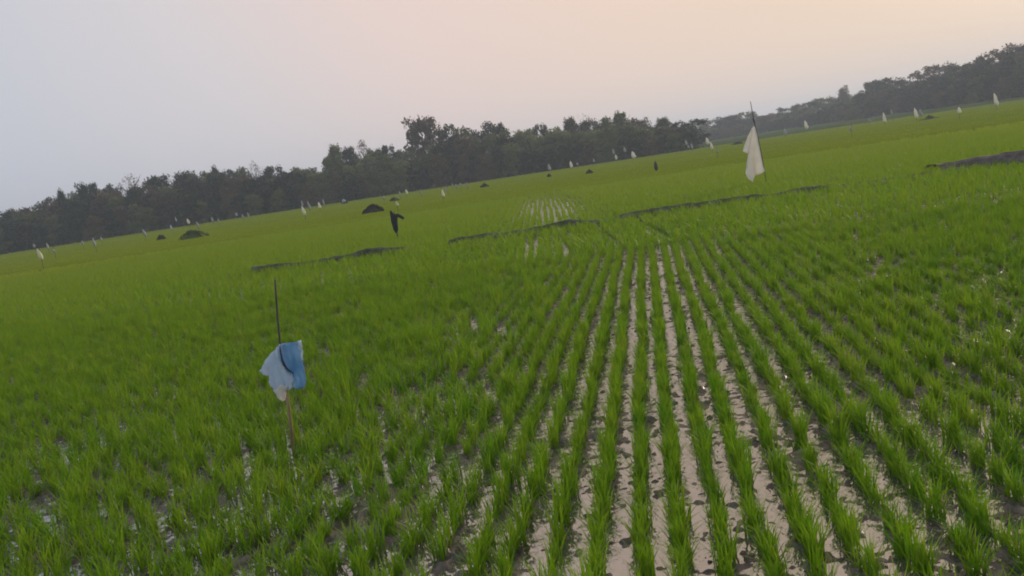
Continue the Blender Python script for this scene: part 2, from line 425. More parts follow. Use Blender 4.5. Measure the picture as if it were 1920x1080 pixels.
# distant paddies: coarser tufts over a closed canopy
FIELD_END = 128.0
pts = []
rr = 45.0
while rr < 150:
    c_ = .011 * rr
    th = np.arange(-.78, .78, c_ / rr)
    q = np.column_stack([np.sin(th) * rr, np.cos(th) * rr]) + RS.uniform(-.5, .5, (len(th), 2)) * c_
    pts.append(np.column_stack([q, np.full(len(q), rr)])); rr += c_
Q = np.concatenate(pts); Q = Q[Q[:, 1] < FIELD_END + 6 * (vnoise(Q[:, 0] * .05 + 40, Q[:, 0] * 0, 41) - .5)]
ok, _, _ = inview(Q[:, :2], 80); Q = Q[ok]
sc = Q[:, 2] / 55
o = scatter('rice_crop', far_v, Q[:, :2], sc * RS.uniform(.8, 1.2, len(Q)), RS.uniform(0, 6.28, len(Q)), RS.uniform(.75, 1.1, len(Q)), M_ricefar)
tag(o, 'flat yellow-green rice in the far paddies below the wood', 'rice', kind='stuff')
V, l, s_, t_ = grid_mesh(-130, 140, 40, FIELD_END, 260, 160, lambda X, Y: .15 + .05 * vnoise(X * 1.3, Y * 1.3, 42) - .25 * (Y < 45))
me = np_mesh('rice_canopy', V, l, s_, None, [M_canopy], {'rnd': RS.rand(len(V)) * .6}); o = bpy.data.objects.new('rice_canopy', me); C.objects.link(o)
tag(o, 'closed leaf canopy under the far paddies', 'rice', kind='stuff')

# grassy verge between the field and the wood
V, l, s_, t_ = grid_mesh(-200, 260, FIELD_END - 4, 230, 200, 60, lambda X, Y: .10 + .5 * np.clip((Y - FIELD_END) / 12, 0, 1) * vnoise(X * .3, Y * .3, 43) - .3 * (Y < FIELD_END - 2))
m, n, b = newmat('rough_grass'); M_rough = m; r, no, t_ = noise_ramp(n, .35, [(.03, .05, .018), (.055, .085, .028), (.09, .10, .05)], 6); n.links.new(r.outputs[0], b.inputs['Base Color']); b.inputs['Roughness'].default_value = 1; b.inputs['Specular IOR Level'].default_value = 0
me = np_mesh('terrain', V, l, s_, None, [m]); o = bpy.data.objects.new('terrain', me); C.objects.link(o); tag(o, kind='structure')

# ------------------------------------------------------------------ the long bund across the paddies
def ridge(name, x0, x1, hfun, wid, mat, kind, yf=bund_y, step=.12):
    xs = np.arange(x0, x1, step); prof = [(-1, 0), (-.7, .55), (-.35, .92), (0, 1.0), (.35, .95), (.7, .6), (1, 0)]
    V = []; Fc = []; k = len(prof)
    for i, x in enumerate(xs):
        h = hfun(x)
        for j, (a, z) in enumerate(prof):
            jx = RS.uniform(-.03, .03); V.append((x + jx, yf(x) + a * wid + RS.uniform(-.02, .02), -.08 + (h + .08) * z * (1 + RS.uniform(-.05, .05))))
        if i:
            for j in range(k - 1):
                q = i * k + j; Fc.append((q - k, q, q + 1, q - k + 1))
    return mesh_obj(name, V, Fc, mat, kind=kind)
def bh(x):
    g = Vector((x, bund_y(x), .28)) - CAM; dz = g.dot(fw); pxx = 960 + F * g.dot(rt) / dz
    base = .200
    if pxx < 465: base = -.2
    elif pxx > 762 and pxx < 838: base = .10
    elif pxx > 935 and pxx < 985: base = .17
    elif pxx > 1075 and pxx < 1160: base = .15
    elif pxx > 1160: base = .17
    if pxx > 1420: base = .155
    return base + float(vnoise(np.array(x * 1.1 + 60), np.array(3.), 51) - .5) * .13
o = ridge('earth_bund', -22, 26, bh, .11, M_bund, 'structure')

# ------------------------------------------------------------------ heaps
def heap_obj(px, pyb, wpx, hpx, mat, label, cat='heap', name='straw_heap', zb=.22, seed=0, tufts=0, skew=0, dist=None):
    g = at_z(px, pyb, zb) if dist is None else at_dist(px, pyb, dist)
    d = math.hypot(g.x, g.y); wv = wpx * d / F * 1.05; hv = hpx * d / F * 1.1 + zb
    root = empty(name, (g.x, g.y, 0)); V = []; Fc = []; rg = np.random.RandomState(seed + 5)
    nx, ny = 26, 12
    for i in range(nx + 1):
        for j in range(ny + 1):
            a = -1 + 2 * i / nx; b_ = -1 + 2 * j / ny
            rr_ = min(1, math.hypot(a + skew * (1 - abs(a)), b_)); z = max(0, 1 - rr_ ** 1.35)
            z *= .95 + .75 * (float(vnoise(np.array(a * 3.1 + seed * 9 + 30), np.array(b_ * 3.1 + 30), 61)) - .5) + rg.uniform(-.05, .05)
            V.append((a * wv / 2, b_ * wv / 3.2, -.1 + (hv + .1) * z))
    for i in range(nx):
        for j in range(ny):
            q = i * (ny + 1) + j; Fc.append((q, q + ny + 1, q + ny + 2, q + 1))
    root_lab = tag(root, label, cat)
    mesh_obj('mound', V, Fc, mat, root)
    if mat is M_straw: tufts = tufts * 2 + 10
    if tufts:
        tv = [blades(14, .3, .16, .03, .08, 2, np.random.RandomState(500 + seed + i)) for i in range(3)]
        n_ = tufts; q = np.column_stack([rg.uniform(-.42, .42, n_) * wv, rg.uniform(-.12, .12, n_) * wv])
        o = scatter('weeds', tv, q, rg.uniform(.6, 1.2, n_), rg.uniform(0, 6, n_), rg.uniform(.4, 1.0, n_), M_tmid if mat is not M_straw else M_straw)
        zz = np.zeros(len(o.data.vertices) * 3); o.data.vertices.foreach_get('co', zz); zz = zz.reshape(-1, 3)
        zz[:, 2] += (hv * .75) * np.clip(1 - (np.abs(zz[:, 0]) / (wv * .5)) ** 1.7, 0, 1)
        o.data.vertices.foreach_set('co', zz.ravel()); o.parent = root; o['kind'] = 'stuff'
    return root
heap_obj(700, 397, 44, 13, M_straw, 'big dark straw heap in the rice, left of the scarecrow', seed=1, tufts=24, skew=-.15)
heap_obj(363, 445, 56, 13, M_rough, 'grey-green weedy heap near the left end of the wood', seed=2, tufts=60, skew=.25)
heap_obj(303, 448, 17, 7, M_straw, 'small dark heap just left of the weedy grey-green heap', seed=3, tufts=8)
heap_obj(739, 376, 22, 5, M_straw, 'small dark heap between the big heap and the wood', seed=4, tufts=6)
heap_obj(646, 381, 15, 6, M_straw, 'low dark heap with a pale rag on it at the foot of the wood', seed=5)
heap_obj(908, 350, 20, 5, M_straw, 'low dark heap in the rice to the right of the row of far flags', seed=6, tufts=6)
heap_obj(1029, 331, 12, 4, M_straw, 'tiny dark heap below the flag at the middle of the wood', seed=7, tufts=3)
heap_obj(1105, 324, 17, 4, M_straw, 'thin flat heap below the densest part of the wood', seed=8, tufts=4)
heap_obj(1742, 223, 36, 4, M_straw, 'long flat heap right beside the pair of flags in the right-hand field', seed=9, tufts=5)
heap_obj(1384, 270, 34, 4, M_tdark, 'low dark bush patch just left of the big white flag', 'bush', 'bush_patch', seed=10, tufts=20)
# bare mud bank at the right edge
g = at_z(1762, 306, .22); h = at_z(1990, 287, .22)
def by2(x): return g.y + (h.y - g.y) * (x - g.x) / (h.x - g.x) 
def bh2(x):
    t = (x - g.x) / 1.0
    return .20 + .05 * min(1, max(0, t / .4)) + .22 * min(1, max(0, (t - .2) / 2.2)) + float(vnoise(np.array(x * 2.1 + 60), np.array(9.), 52) - .5) * .10
o = ridge('mud_bank', g.x - .1, g.x + 9, bh2, .8, M_earth, None, by2)
tag(o, 'bare grey-brown mud bank rising from the rice at the right edge', 'mud bank')
# pale rag on the low heap
# ------------------------------------------------------------------ poles, flags
def tube(pts, radii, sides=7):
    V = []; Fc = []
    for i, p in enumerate(pts):
        p = Vector(p); t = (Vector(pts[min(i + 1, len(pts) - 1)]) - Vector(pts[max(i - 1, 0)])).normalized()
        a = t.orthogonal().normalized() if abs(t.z) < .9 else Vector((1, 0, 0)); a = (a - t * a.dot(t)).normalized(); b_ = t.cross(a)
        for s in range(sides):
            an = 2 * math.pi * s / sides; V.append(p + (a * math.cos(an) + b_ * math.sin(an)) * radii[i])
    for i in range(len(pts) - 1):
        for s in range(sides):
            q = i * sides; Fc.append((q + s, q + (s + 1) % sides, q + sides + (s + 1) % sides, q + sides + s))
    Fc.append(tuple(range(sides))[::-1]); Fc.append(tuple((len(pts) - 1) * sides + s for s in range(sides)))
    return V, Fc

def plane_pt(root, px, py):              # photograph point on the upright plane through root facing the camera
    n_ = Vector((root.x, root.y, 0)).normalized(); d = ray(px, py)
    t = (root - CAM).dot(n_) / d.dot(n_)
    return CAM + d * t

def sheet(name, root_o, root, outline, fold, mat, thick=.004, gridn=16, off=0.0):
    """a hanging sheet: outline gives its real width and drop, fold(u, v) its depth, with thickness"""
    n_ = Vector((root.x, root.y, 0)).normalized(); s_ = Vector((n_.y, -n_.x, 0))
    pts = []
    for (x, y) in outline:
        p = plane_pt(root, x, y) - root; pts.append((p.dot(s_), p.z))
    # roughen the hem
    rg = np.random.RandomState(len(outline)); dense = []
    for i in range(len(pts)):
        a, b_ = pts[i], pts[(i + 1) % len(pts)]
        for k in range(5):
            t = k / 5; dense.append(Vector((a[0] + (b_[0] - a[0]) * t + rg.uniform(-.004, .004), a[1] + (b_[1] - a[1]) * t + rg.uniform(-.004, .004))))
    xs = [p[0] for p in pts]; zs = [p[1] for p in pts]; nB_ = len(dense)
    w_, h_ = max(xs) - min(xs), max(zs) - min(zs); verts = list(dense)
    st = max(w_, h_) / gridn
    def inside(q):
        c = False; j = len(pts) - 1
        for i in range(len(pts)):
            if (pts[i][1] > q[1]) != (pts[j][1] > q[1]) and q[0] < (pts[j][0] - pts[i][0]) * (q[1] - pts[i][1]) / (pts[j][1] - pts[i][1]) + pts[i][0]: c = not c
            j = i
        return c
    x = min(xs) + st / 2
    while x < max(xs):
        z = min(zs) + st / 2
        while z < max(zs):
            if inside((x, z)): verts.append(Vector((x, z)))
            z += st
        x += st
    r_ = delaunay_2d_cdt(verts, [(i, (i + 1) % nB_) for i in range(nB_)], [], 1, 1e-5)
    V = []
    for v in r_[0]:
        uu = (v[0] - min(xs)) / w_; vv = (v[1] - min(zs)) / h_
        V.append(s_ * v[0] + Vector((0, 0, v[1])) - n_ * (off + fold(uu, vv)))
    o = mesh_obj(name, V, [tuple(f) for f in r_[2]], mat, root_o, smooth=True)
    md = o.modifiers.new('thickness', 'SOLIDIFY'); md.thickness = thick; md.offset = 0
    return o

# big white flag
base = at_z(1438, 347); root = Vector((base.x, base.y, 0))
fo = empty('white_flag', root)
tag(fo, 'tall stick with a big white cloth hanging from it, in front of the distant wood', 'flag')
pp = [plane_pt(root, *q) - root for q in ((1438, 347), (1436, 335), (1430, 300), (1423, 268), (1415, 232), (1411, 212), (1407, 190))]
pp[0].z = -.15
V, Fc = tube(pp, [.009, .012, .018, .020, .018, .015, .011]); mesh_obj('pole', V, Fc, M_stick, fo, True)
Z6 = lambda pts: [(1340 + x / 6, 170 + y / 6) for x, y in pts]
main = Z6([(438, 396), (456, 412), (470, 470), (497, 600), (522, 730), (545, 850), (562, 905), (530, 928), (455, 958), (440, 985), (428, 1028), (395, 1008), (368, 975), (350, 925), (360, 830), (372, 740), (385, 640), (405, 520), (420, 440)])
sheet('cloth', fo, root, main, lambda u, v: .10 * math.sin(u * 9.5 + v * 2.1) * (1.05 - v) + .05 * math.sin(u * 21 + v) * (1 - v) + .04, M_white, .006, 22)
flap = Z6([(436, 400), (415, 428), (370, 520), (330, 625), (318, 682), (345, 698), (388, 704), (402, 640), (425, 520)])
sheet('cloth_flap', fo, root, flap, lambda u, v: -.03 + .09 * math.sin(u * 5 + 1) * (1 - v), M_white, .006, 14, off=.05)
V, Fc = tube([plane_pt(root, 1414.5, 229) - root, plane_pt(root, 1412.5, 222) - root], [.034, .034]); mesh_obj('knot', V, Fc, M_tie, fo, True)

# blue plastic flag
base = at_z(548, 860); root = Vector((base.x, base.y, 0))
bo = empty('blue_flag', root)
tag(bo, 'torn blue and white plastic sheet on a thin stick in the near rice', 'flag')
pp = [plane_pt(root, *q) - root for q in ((549, 862), (543, 790), (536, 730), (527, 660), (521, 600), (518, 560), (516, 524))]
pp[0].z = -.12
V, Fc = tube(pp[2:], [.008, .008, .008, .008, .007]); mesh_obj('pole', V, Fc, M_stick, bo, True)
V, Fc = tube(pp[:3], [.0075, .0075, .007]); mesh_obj('pole_base', V, Fc, M_bamboo, bo, True)
V, Fc = tube([p + Vector((.013, -.002, 0)) for p in (pp[0], pp[1], pp[2], pp[2] + (pp[3] - pp[2]) * .4)], [.006, .006, .005, .004]); mesh_obj('pole_splint', V, Fc, M_bamboo, bo, True)
ZB = lambda pts: [(430 + x / 3.177, 510 + y / 3.177) for x, y in pts]
pale = ZB([(300, 425), (272, 455), (225, 515), (180, 583), (198, 606), (236, 622), (240, 665), (262, 700), (292, 748), (322, 764), (338, 742), (334, 706), (368, 690), (380, 640), (372, 590), (330, 560), (312, 500)])
sheet('white_panel', bo, root, pale, lambda u, v: .030 * math.sin(u * 8 + v * 3) + .012 * math.sin(u * 23 + v * 9) + .01, M_paleblue, .002, 18)
blue = ZB([(298, 428), (350, 420), (395, 408), (425, 400), (432, 450), (434, 520), (444, 580), (455, 640), (446, 688), (410, 694), (376, 684), (380, 640), (362, 598), (330, 566), (308, 505)])
sheet('blue_panel', bo, root, blue, lambda u, v: .028 * math.sin(u * 6 + v * 2.2 + 1) + .010 * math.sin(u * 19 - v * 7) + .02, M_blue, .002, 16, off=.012)
tip_ = ZB([(262, 700), (292, 748), (322, 764), (338, 742), (334, 706), (345, 670), (300, 668)])
sheet('torn_tip', bo, root, tip_, lambda u, v: .02 * math.sin(u * 7) + .03, M_white, .002, 8, off=.018)
edge_ = ZB([(402, 404), (424, 399), (433, 450), (436, 520), (424, 520), (418, 455)])
sheet('pale_hem', bo, root, edge_, lambda u, v: .01 + .008 * math.sin(v * 9), M_paleblue, .002, 8, off=.050)
sp = [plane_pt(root, *q) - root - Vector((root.x, root.y, 0)).normalized() * .062 for q in ZB([(299, 430), (303, 470), (312, 515), (326, 548), (350, 575), (378, 594)])]
V, Fc = tube(sp, [.005, .006, .008, .009, .008, .004]); mesh_obj('strap', V, Fc, M_tie, bo, True)

# scarecrow: a black shirt on crossed sticks
base = at_z(745, 452); root = Vector((base.x, base.y, 0))
sc_ = empty('scarecrow', root)
tag(sc_, 'black shirt scarecrow with one sleeve out, standing alone in the rice', 'scarecrow')
ZS = lambda x, y: (660 + x / 12, 370 + y / 12)
pp = [plane_pt(root, *q) - root for q in (ZS(1060, 985), ZS(1010, 800), ZS(960, 420), ZS(948, 330))]; pp[0].z = -.1
V, Fc = tube(pp, [.022, .02, .018, .015]); mesh_obj('pole', V, Fc, M_stick, sc_, True)
pp = [plane_pt(root, *q) - root for q in (ZS(868, 318), ZS(960, 385), ZS(1170, 480))]
V, Fc = tube(pp, [.014, .014, .012]); mesh_obj('crossbar', V, Fc, M_stick, sc_, True)
def limb(pts, rad, flat=.6, sides=10):
    V = []; Fc = []; n_ = Vector((root.x, root.y, 0)).normalized()
    P3 = [plane_pt(root, *ZS(*q)) - root for q in pts]
    for i, p in enumerate(P3):
        t = (P3[min(i + 1, len(P3) - 1)] - P3[max(i - 1, 0)]).normalized(); a = t.cross(n_).normalized()
        for s in range(sides):
            an = 2 * math.pi * s / sides; rr_ = rad[i] * (1 + .12 * math.sin(3 * an + i * 1.7))
            V.append(p + a * math.cos(an) * rr_ + n_ * math.sin(an) * rr_ * flat)
    for i in range(len(pts) - 1):
        for s in range(sides):
            q = i * sides; Fc.append((q + s, q + (s + 1) % sides, q + sides + (s + 1) % sides, q + sides + s))
    Fc.append(tuple(range(sides))[::-1]); Fc.append(tuple((len(pts) - 1) * sides + s for s in range(sides)))
    return V, Fc
V, Fc = limb([(948, 372), (950, 400), (952, 450), (960, 540), (968, 640), (982, 720), (1005, 800)], [.03, .09, .115, .11, .09, .085, .03]); mesh_obj('shirt', V, Fc, M_dark, sc_, True)
V, Fc = limb([(866, 300), (880, 350), (905, 410), (935, 480)], [.03, .05, .065, .08]); mesh_obj('sleeve', V, Fc, M_dark, sc_, True)
V, Fc = limb([(985, 400), (1050, 415), (1110, 440), (1150, 465), (1165, 490)], [.07, .055, .05, .045, .025]); mesh_obj('sleeve', V, Fc, M_dark, sc_, True)

# dark rag stake in the middle field
g = at_z(1231, 322, .1); rs = empty('rag_stake', (g.x, g.y, 0)); tag(rs, 'short stake wrapped in a dark rag, alone in the rice left of the white flag', 'stake')
hd = math.hypot(g.x, g.y) / F
V, Fc = tube([(0, 0, -.1), (0, 0, 24 * hd)], [.02, .015]); mesh_obj('pole', V, Fc, M_stick, rs, True)
V, Fc = tube([(0, 0, 4 * hd), (.01, 0, 9 * hd), (-.01, 0, 15 * hd), (0, 0, 20 * hd), (0, 0, 22 * hd)], [.05, .13, .11, .07, .02], 9); mesh_obj('rag', V, Fc, M_dark, rs, True)

# small flag stakes: (x, cloth top, cloth bottom, look)
def bag_mesh(seed):
    rg = np.random.RandomState(seed); V = []; Fc = []; sd = 9; lv = [(0, .18), (.12, .38), (.35, .7), (.62, .95), (.85, 1.0), (1, .55 + .3 * rg.rand())]
    for i, (t, r_) in enumerate(lv):
        for s in range(sd):
            an = 2 * math.pi * s / sd; q = r_ * (1 + .25 * math.sin(2 * an + seed) + rg.uniform(-.28, .28))
            V.append((.5 * q * math.cos(an) + .12 * t * math.sin(seed), .28 * q * math.sin(an), 1 - t + rg.uniform(-.22, .16) * (t > .8)))
    for i in range(len(lv) - 1):
        for s in range(sd):
            q = i * sd; Fc.append((q + s, q + sd + s, q + sd + (s + 1) % sd, q + (s + 1) % sd))
    Fc.append(tuple(range(sd))); Fc.append(tuple((len(lv) - 1) * sd + s for s in range(sd))[::-1])
    return V, Fc
cm = {}
for mi, (k, mt) in enumerate((('white', M_white), ('grey', M_grey), ('cream', M_cream), ('bluish', M_bluish))):
    for i in range(4):
        V, Fc = bag_mesh(mi * 10 + i); me = bpy.data.meshes.new('cloth'); me.from_pydata(V, [], Fc); me.polygons.foreach_set('use_smooth', [True] * len(me.polygons)); me.materials.append(mt); cm[k, i] = me
V, Fc = tube([(0, 0, 0), (0, 0, .5), (0, 0, 1)], [1, .85, .6], 6); pole_me = bpy.data.meshes.new('pole'); pole_me.from_pydata([tuple(v) for v in V], [], Fc); pole_me.materials.append(M_stick)
ST = [(65, 456, 463, 'grey', 4), (77, 464, 484, 'cream', 7), (91, 454, 465, 'grey', 4), (102, 466, 472, 'grey', 5), (156, 450, 458, 'grey', 4), (179, 444, 460, 'grey', 6), (191, 443, 450, 'grey', 4),
      (272, 428, 441, 'grey', 5), (322, 421, 428, 'bluish', 5), (331, 406, 414, 'bluish', 3), (354, 409, 419, 'white', 5), (372, 414, 425, 'grey', 4), (399, 406, 414, 'grey', 4), (411, 409, 416, 'grey', 4),
      (444, 398, 404, 'bluish', 4), (456, 401, 408, 'grey', 4), (467, 397, 407, 'grey', 4),
      (568, 375, 385, 'bluish', 4), (571, 384, 402, 'white', 6), (581, 376, 391, 'grey', 5), (600, 378, 389, 'white', 6), (608, 372, 383, 'grey', 4), (645, 373, 378, 'bluish', 7), (720, 367, 373, 'grey', 5), (745, 377, 385, 'cream', 5),
      (751, 357, 367, 'grey', 4), (763, 354, 363, 'white', 5), (790, 354, 363, 'grey', 4), (832, 354, 367, 'white', 6), (839, 350, 359, 'grey', 4), (849, 343, 349, 'grey', 3), (856, 344, 351, 'grey', 4), (864, 342, 349, 'grey', 4), (877, 341, 350, 'grey', 4),
      (1031, 306, 318, 'grey', 7), (1072, 301, 313, 'white', 6), (1083, 304, 309, 'grey', 4), (1114, 297, 303, 'grey', 5), (1151, 278, 288, 'grey', 5), (1156, 289, 298, 'white', 5), (1172, 275, 284, 'grey', 5), (1188, 283, 295, 'white', 8),
      (1287, 261, 271, 'grey', 5), (1291, 271, 277, 'grey', 4), (1298, 268, 278, 'grey', 4), (1327, 257, 269, 'white', 6), (1335, 265, 279, 'white', 5), (1345, 279, 285, 'grey', 4),
      (1473, 240, 252, 'grey', 6), (1512, 225, 240, 'white', 6), (1596, 236, 245, 'grey', 5), (1630, 221, 228, 'grey', 5), (1659, 210, 227, 'white', 6), (1673, 204, 216, 'grey', 4), (1718, 201, 220, 'white', 6), (1727, 203, 216, 'grey', 5),
      (1799, 200, 211, 'white', 7), (1868, 173, 196, 'white', 6)]
marks = [(0, 'left photo edge'), (362, 'weedy heap'), (520, 'blue flag stick'), (645.5, 'rag heap'), (748, 'scarecrow'), (908, 'low heap'),
         (1229, 'dark rag stake'), (1412, 'big white flag'), (1700, 'long flat heap')]
ords = ['first', 'second', 'third', 'fourth', 'fifth', 'sixth', 'seventh', 'eighth', 'ninth', 'tenth', 'eleventh', 'twelfth', 'thirteenth', 'fourteenth', 'fifteenth', 'sixteenth']
cnt = {}
words = {'white': 'white', 'grey': 'faint greyish', 'cream': 'yellowish white', 'bluish': 'dull bluish'}
for i, (x, yt, yb, col, wpx) in enumerate(ST):
    dyy = yb - hy(x)
    d = min(118.0, max(30.0, (1.9 - .5) * F / max(dyy, 6)))
    pb = at_dist(x, yb, d); pt = at_dist(x - (yb - yt) * .1, yt, d)
    root = empty('flag_stake', (pb.x, pb.y, 0)); hgt = pt.z - pb.z
    p_ = bpy.data.objects.new('pole', pole_me); C.objects.link(p_); p_.parent = root; p_.scale = (.018, .018, pt.z + .35); p_.location.z = -.1
    p_.rotation_euler = (0, R(RS.uniform(-5, 3)), 0)
    c_ = bpy.data.objects.new('cloth', cm[col, i % 4]); C.objects.link(c_); c_.parent = root
    c_.location = (0, -.03, pb.z); c_.scale = (wpx * d / F * .85, wpx * d / F * .85, hgt * .95); c_.rotation_euler = (0, R(-7), math.atan2(-pb.x, pb.y))
    mk = [m_ for m_ in marks if m_[0] <= x][-1][1]; cnt[mk] = cnt.get(mk, 0) + 1
    size = 'tall narrow' if (yb - yt) > 12 else ('small' if (yb - yt) > 8 else 'tiny')
    tag(root, f'{size} {words[col]} plastic flag on a stake, {ords[cnt[mk] - 1]} right of the {mk}', 'flag stake', 'small flag stakes scattered over the far paddies')

# ------------------------------------------------------------------ trees
def crown_mesh(seed, shape, nleaf=1700, lump=16, leaf=.055, gap=.0):
    """unit crown: x,y in -.5..5, z 0..1; leaf clumps around many sub-centres"""
    rg = np.random.RandomState(seed); cs = []
    for i in range(lump * 4):
        z = rg.uniform(.05, .95)
        if shape == 'round': rad = .5 * math.sqrt(max(0, 1 - ((z - .52) / .52) ** 2))
        elif shape == 'umbrella': rad = .5 * (max(0, (z - .3)) / .7) ** .5 if z > .3 else .06
        elif shape == 'tall': rad = .42 * math.sqrt(max(0, 1 - ((z - .5) / .5) ** 2)) * (1.1 - .3 * z)
        elif shape == 'bush': rad = .5 * math.sqrt(max(0, 1 - z ** 2))
        else: rad = .5 * math.sin(math.pi * min(1, z * .9 + .1)) ** .8
        a = rg.uniform(0, 2 * math.pi); r_ = rad * rg.uniform(.3, .88)
        cs.append((r_ * math.cos(a), r_ * math.sin(a), z, rg.uniform(.09, .17)))
    cs = cs[:int(lump * 3.3)]
    V = []; L = []; A = []; k = 0
    per = nleaf // len(cs)
    for (cx, cy, cz, cr) in cs:
        tone = rg.rand()
        for j in range(per):
            v = rg.randn(3); v /= np.linalg.norm(v) + 1e-6; rr_ = cr * rg.uniform(.45, 1.15)
            p = np.array([cx, cy, cz]) + v * rr_ * np.array([1, 1, .75])
            a = rg.randn(3); a /= np.linalg.norm(a); b_ = np.cross(a, v + rg.randn(3) * .4); b_ /= np.linalg.norm(b_) + 1e-6
            s1 = leaf * rg.uniform(.5, 1.2); s2 = s1 * rg.uniform(.35, .7)
            V += [p - a * s1, p - b_ * s2, p + a * s1, p + b_ * s2]; L += [k, k + 1, k + 2, k + 3]; k += 4
            A += [min(1, max(0, tone * .7 + rg.rand() * .3))] * 4
    return np.array(V), np.array(L), np.array(A)
def trunk_mesh(seed, th=.45, r=.035):
    rg = np.random.RandomState(seed); V = []; Fc = []
    def add(pts, rad):
        v, f = tube(pts, rad, 6); o_ = len(V); V.extend(v); Fc.extend([tuple(q + o_ for q in ff) for ff in f])
    add([(0, 0, -.03), (.01, 0, th * .5), (.0, .01, th), (.01, 0, .85)], [r * 1.25, r, r * .75, r * .15])
    for i in range(7):
        a = rg.uniform(0, 6.28); z0 = rg.uniform(th * .7, .7); L_ = rg.uniform(.2, .38)
        add([(0, 0, z0), (math.cos(a) * L_ * .5, math.sin(a) * L_ * .5, z0 + L_ * .35), (math.cos(a) * L_, math.sin(a) * L_, z0 + L_ * .8)], [r * .5, r * .32, r * .08])
    return V, Fc
kinds = {'round': dict(z0=.12, n=4600), 'umbrella': dict(z0=.20, n=3400), 'tall': dict(z0=.15, n=3800), 'bush': dict(z0=0.0, n=3200), 'airy': dict(z0=.30, n=1100)}
mats_t = {'dark': M_tdark, 'mid': M_tmid, 'pale': M_tpale, 'brown': M_tbrown, 'dry': M_tdry}
crown_cache = {}; trunk_cache = {}
def crown(shape, tone, var):
    k = (shape, tone, var)
    if k not in crown_cache:
        V, L, A = crown_mesh(hash_(shape) + var * 17, shape, kinds[shape]['n'], leaf=.036 if shape != 'airy' else .022)
        crown_cache[k] = np_mesh('crown', V, L, np.arange(len(L) // 4) * 4, None, [mats_t[tone]], {'rnd': A}, smooth=False)
    return crown_cache[k]
def hash_(s): return sum(ord(c) for c in s)
def trunk(shape, var):
    k = (shape, var)
    if k not in trunk_cache:
        V, Fc = trunk_mesh(hash_(shape) + var, .5 if shape != 'bush' else .25)
        me = bpy.data.meshes.new('trunk'); me.from_pydata([tuple(v) for v in V], [], Fc); me.materials.append(M_bark); trunk_cache[k] = me
    return trunk_cache[k]
def tree(px, ytop, wpx, dist, shape, tone, label, group, name='tree'):
    p = at_dist(px, ytop, dist); Ht = max(1.5, p.z); W = wpx * dist / F
    root = empty(name, (p.x, p.y, 0), RS.uniform(0, 6.28)); var = int(RS.randint(4))
    if shape == 'bush':
        z0 = .02
    else: z0 = kinds[shape]['z0']
    t = bpy.data.objects.new('trunk', trunk(shape, var % 2)); C.objects.link(t); t.parent = root; t.scale = (min(W, Ht), min(W, Ht), Ht * .97)
    c = bpy.data.objects.new('crown', crown(shape, tone, var)); C.objects.link(c); c.parent = root
    c.location.z = Ht * z0; c.scale = (W, W, Ht * (1 - z0) / 1.03)
    tag(root, label, 'bush' if shape == 'bush' else 'tree', group)
    return root
desc = {'dark': 'dark green', 'mid': 'mid green', 'pale': 'pale green', 'brown': 'brownish', 'dry': 'bare greyish'}
shp = {'round': 'round-crowned', 'umbrella': 'flat-topped', 'tall': 'tall narrow', 'bush': 'bushy', 'airy': 'sparse feathery'}
tmarks = [(-999, 'the unseen left wood'), (0, 'left photo edge'), (236, 'bare domed tree'), (400, 'small pointed tree'), (608, 'skyline step'), (786, 'tall lone tree'),
          (960, 'skyline dip'), (1150, 'highest hump'), (1312, 'gap between woods'), (1412, 'big white flag'), (1580, 'knobbly tree'), (1765, 'wind-bent tree'), (1921, 'right photo edge')]
tc_ = {}
def tlabel(px, shape, tone, layer):
    mk = [m_ for m_ in tmarks if m_[0] <= px][-1][1]; k = (mk, layer); tc_[k] = tc_.get(k, 0) + 1
    return f'{desc[tone]} {shp[shape]} {layer}, {ords[min(15, tc_[k] - 1)]} right of {mk}'
def sky_y(px):                               # skyline of the woods in the photograph
    xs = [-300, -100, 0, 50, 110, 160, 205, 260, 300, 400, 470, 540, 590, 615, 655, 720, 760, 785, 820, 860, 925, 960, 1010, 1060, 1110, 1160, 1200, 1245, 1290, 1315, 1345, 1400, 1460, 1520, 1580, 1640, 1700, 1760, 1830, 1900, 2000, 2300]
    ys = [440, 420, 402, 388, 364, 352, 354, 345, 332, 318, 312, 318, 310, 285, 285, 280, 282, 280, 245, 238, 240, 248, 246, 230, 228, 216, 232, 232, 232, 244, 226, 216, 212, 194, 180, 158, 150, 132, 112, 92, 70, 30]
    return float(np.interp(px, xs, ys))
def wood_dist(px): return float(np.interp(px, [-300, 600, 1000, 1290, 1330, 1500, 1700, 1920, 2300], [150, 138, 136, 134, 260, 255, 215, 185, 170]))
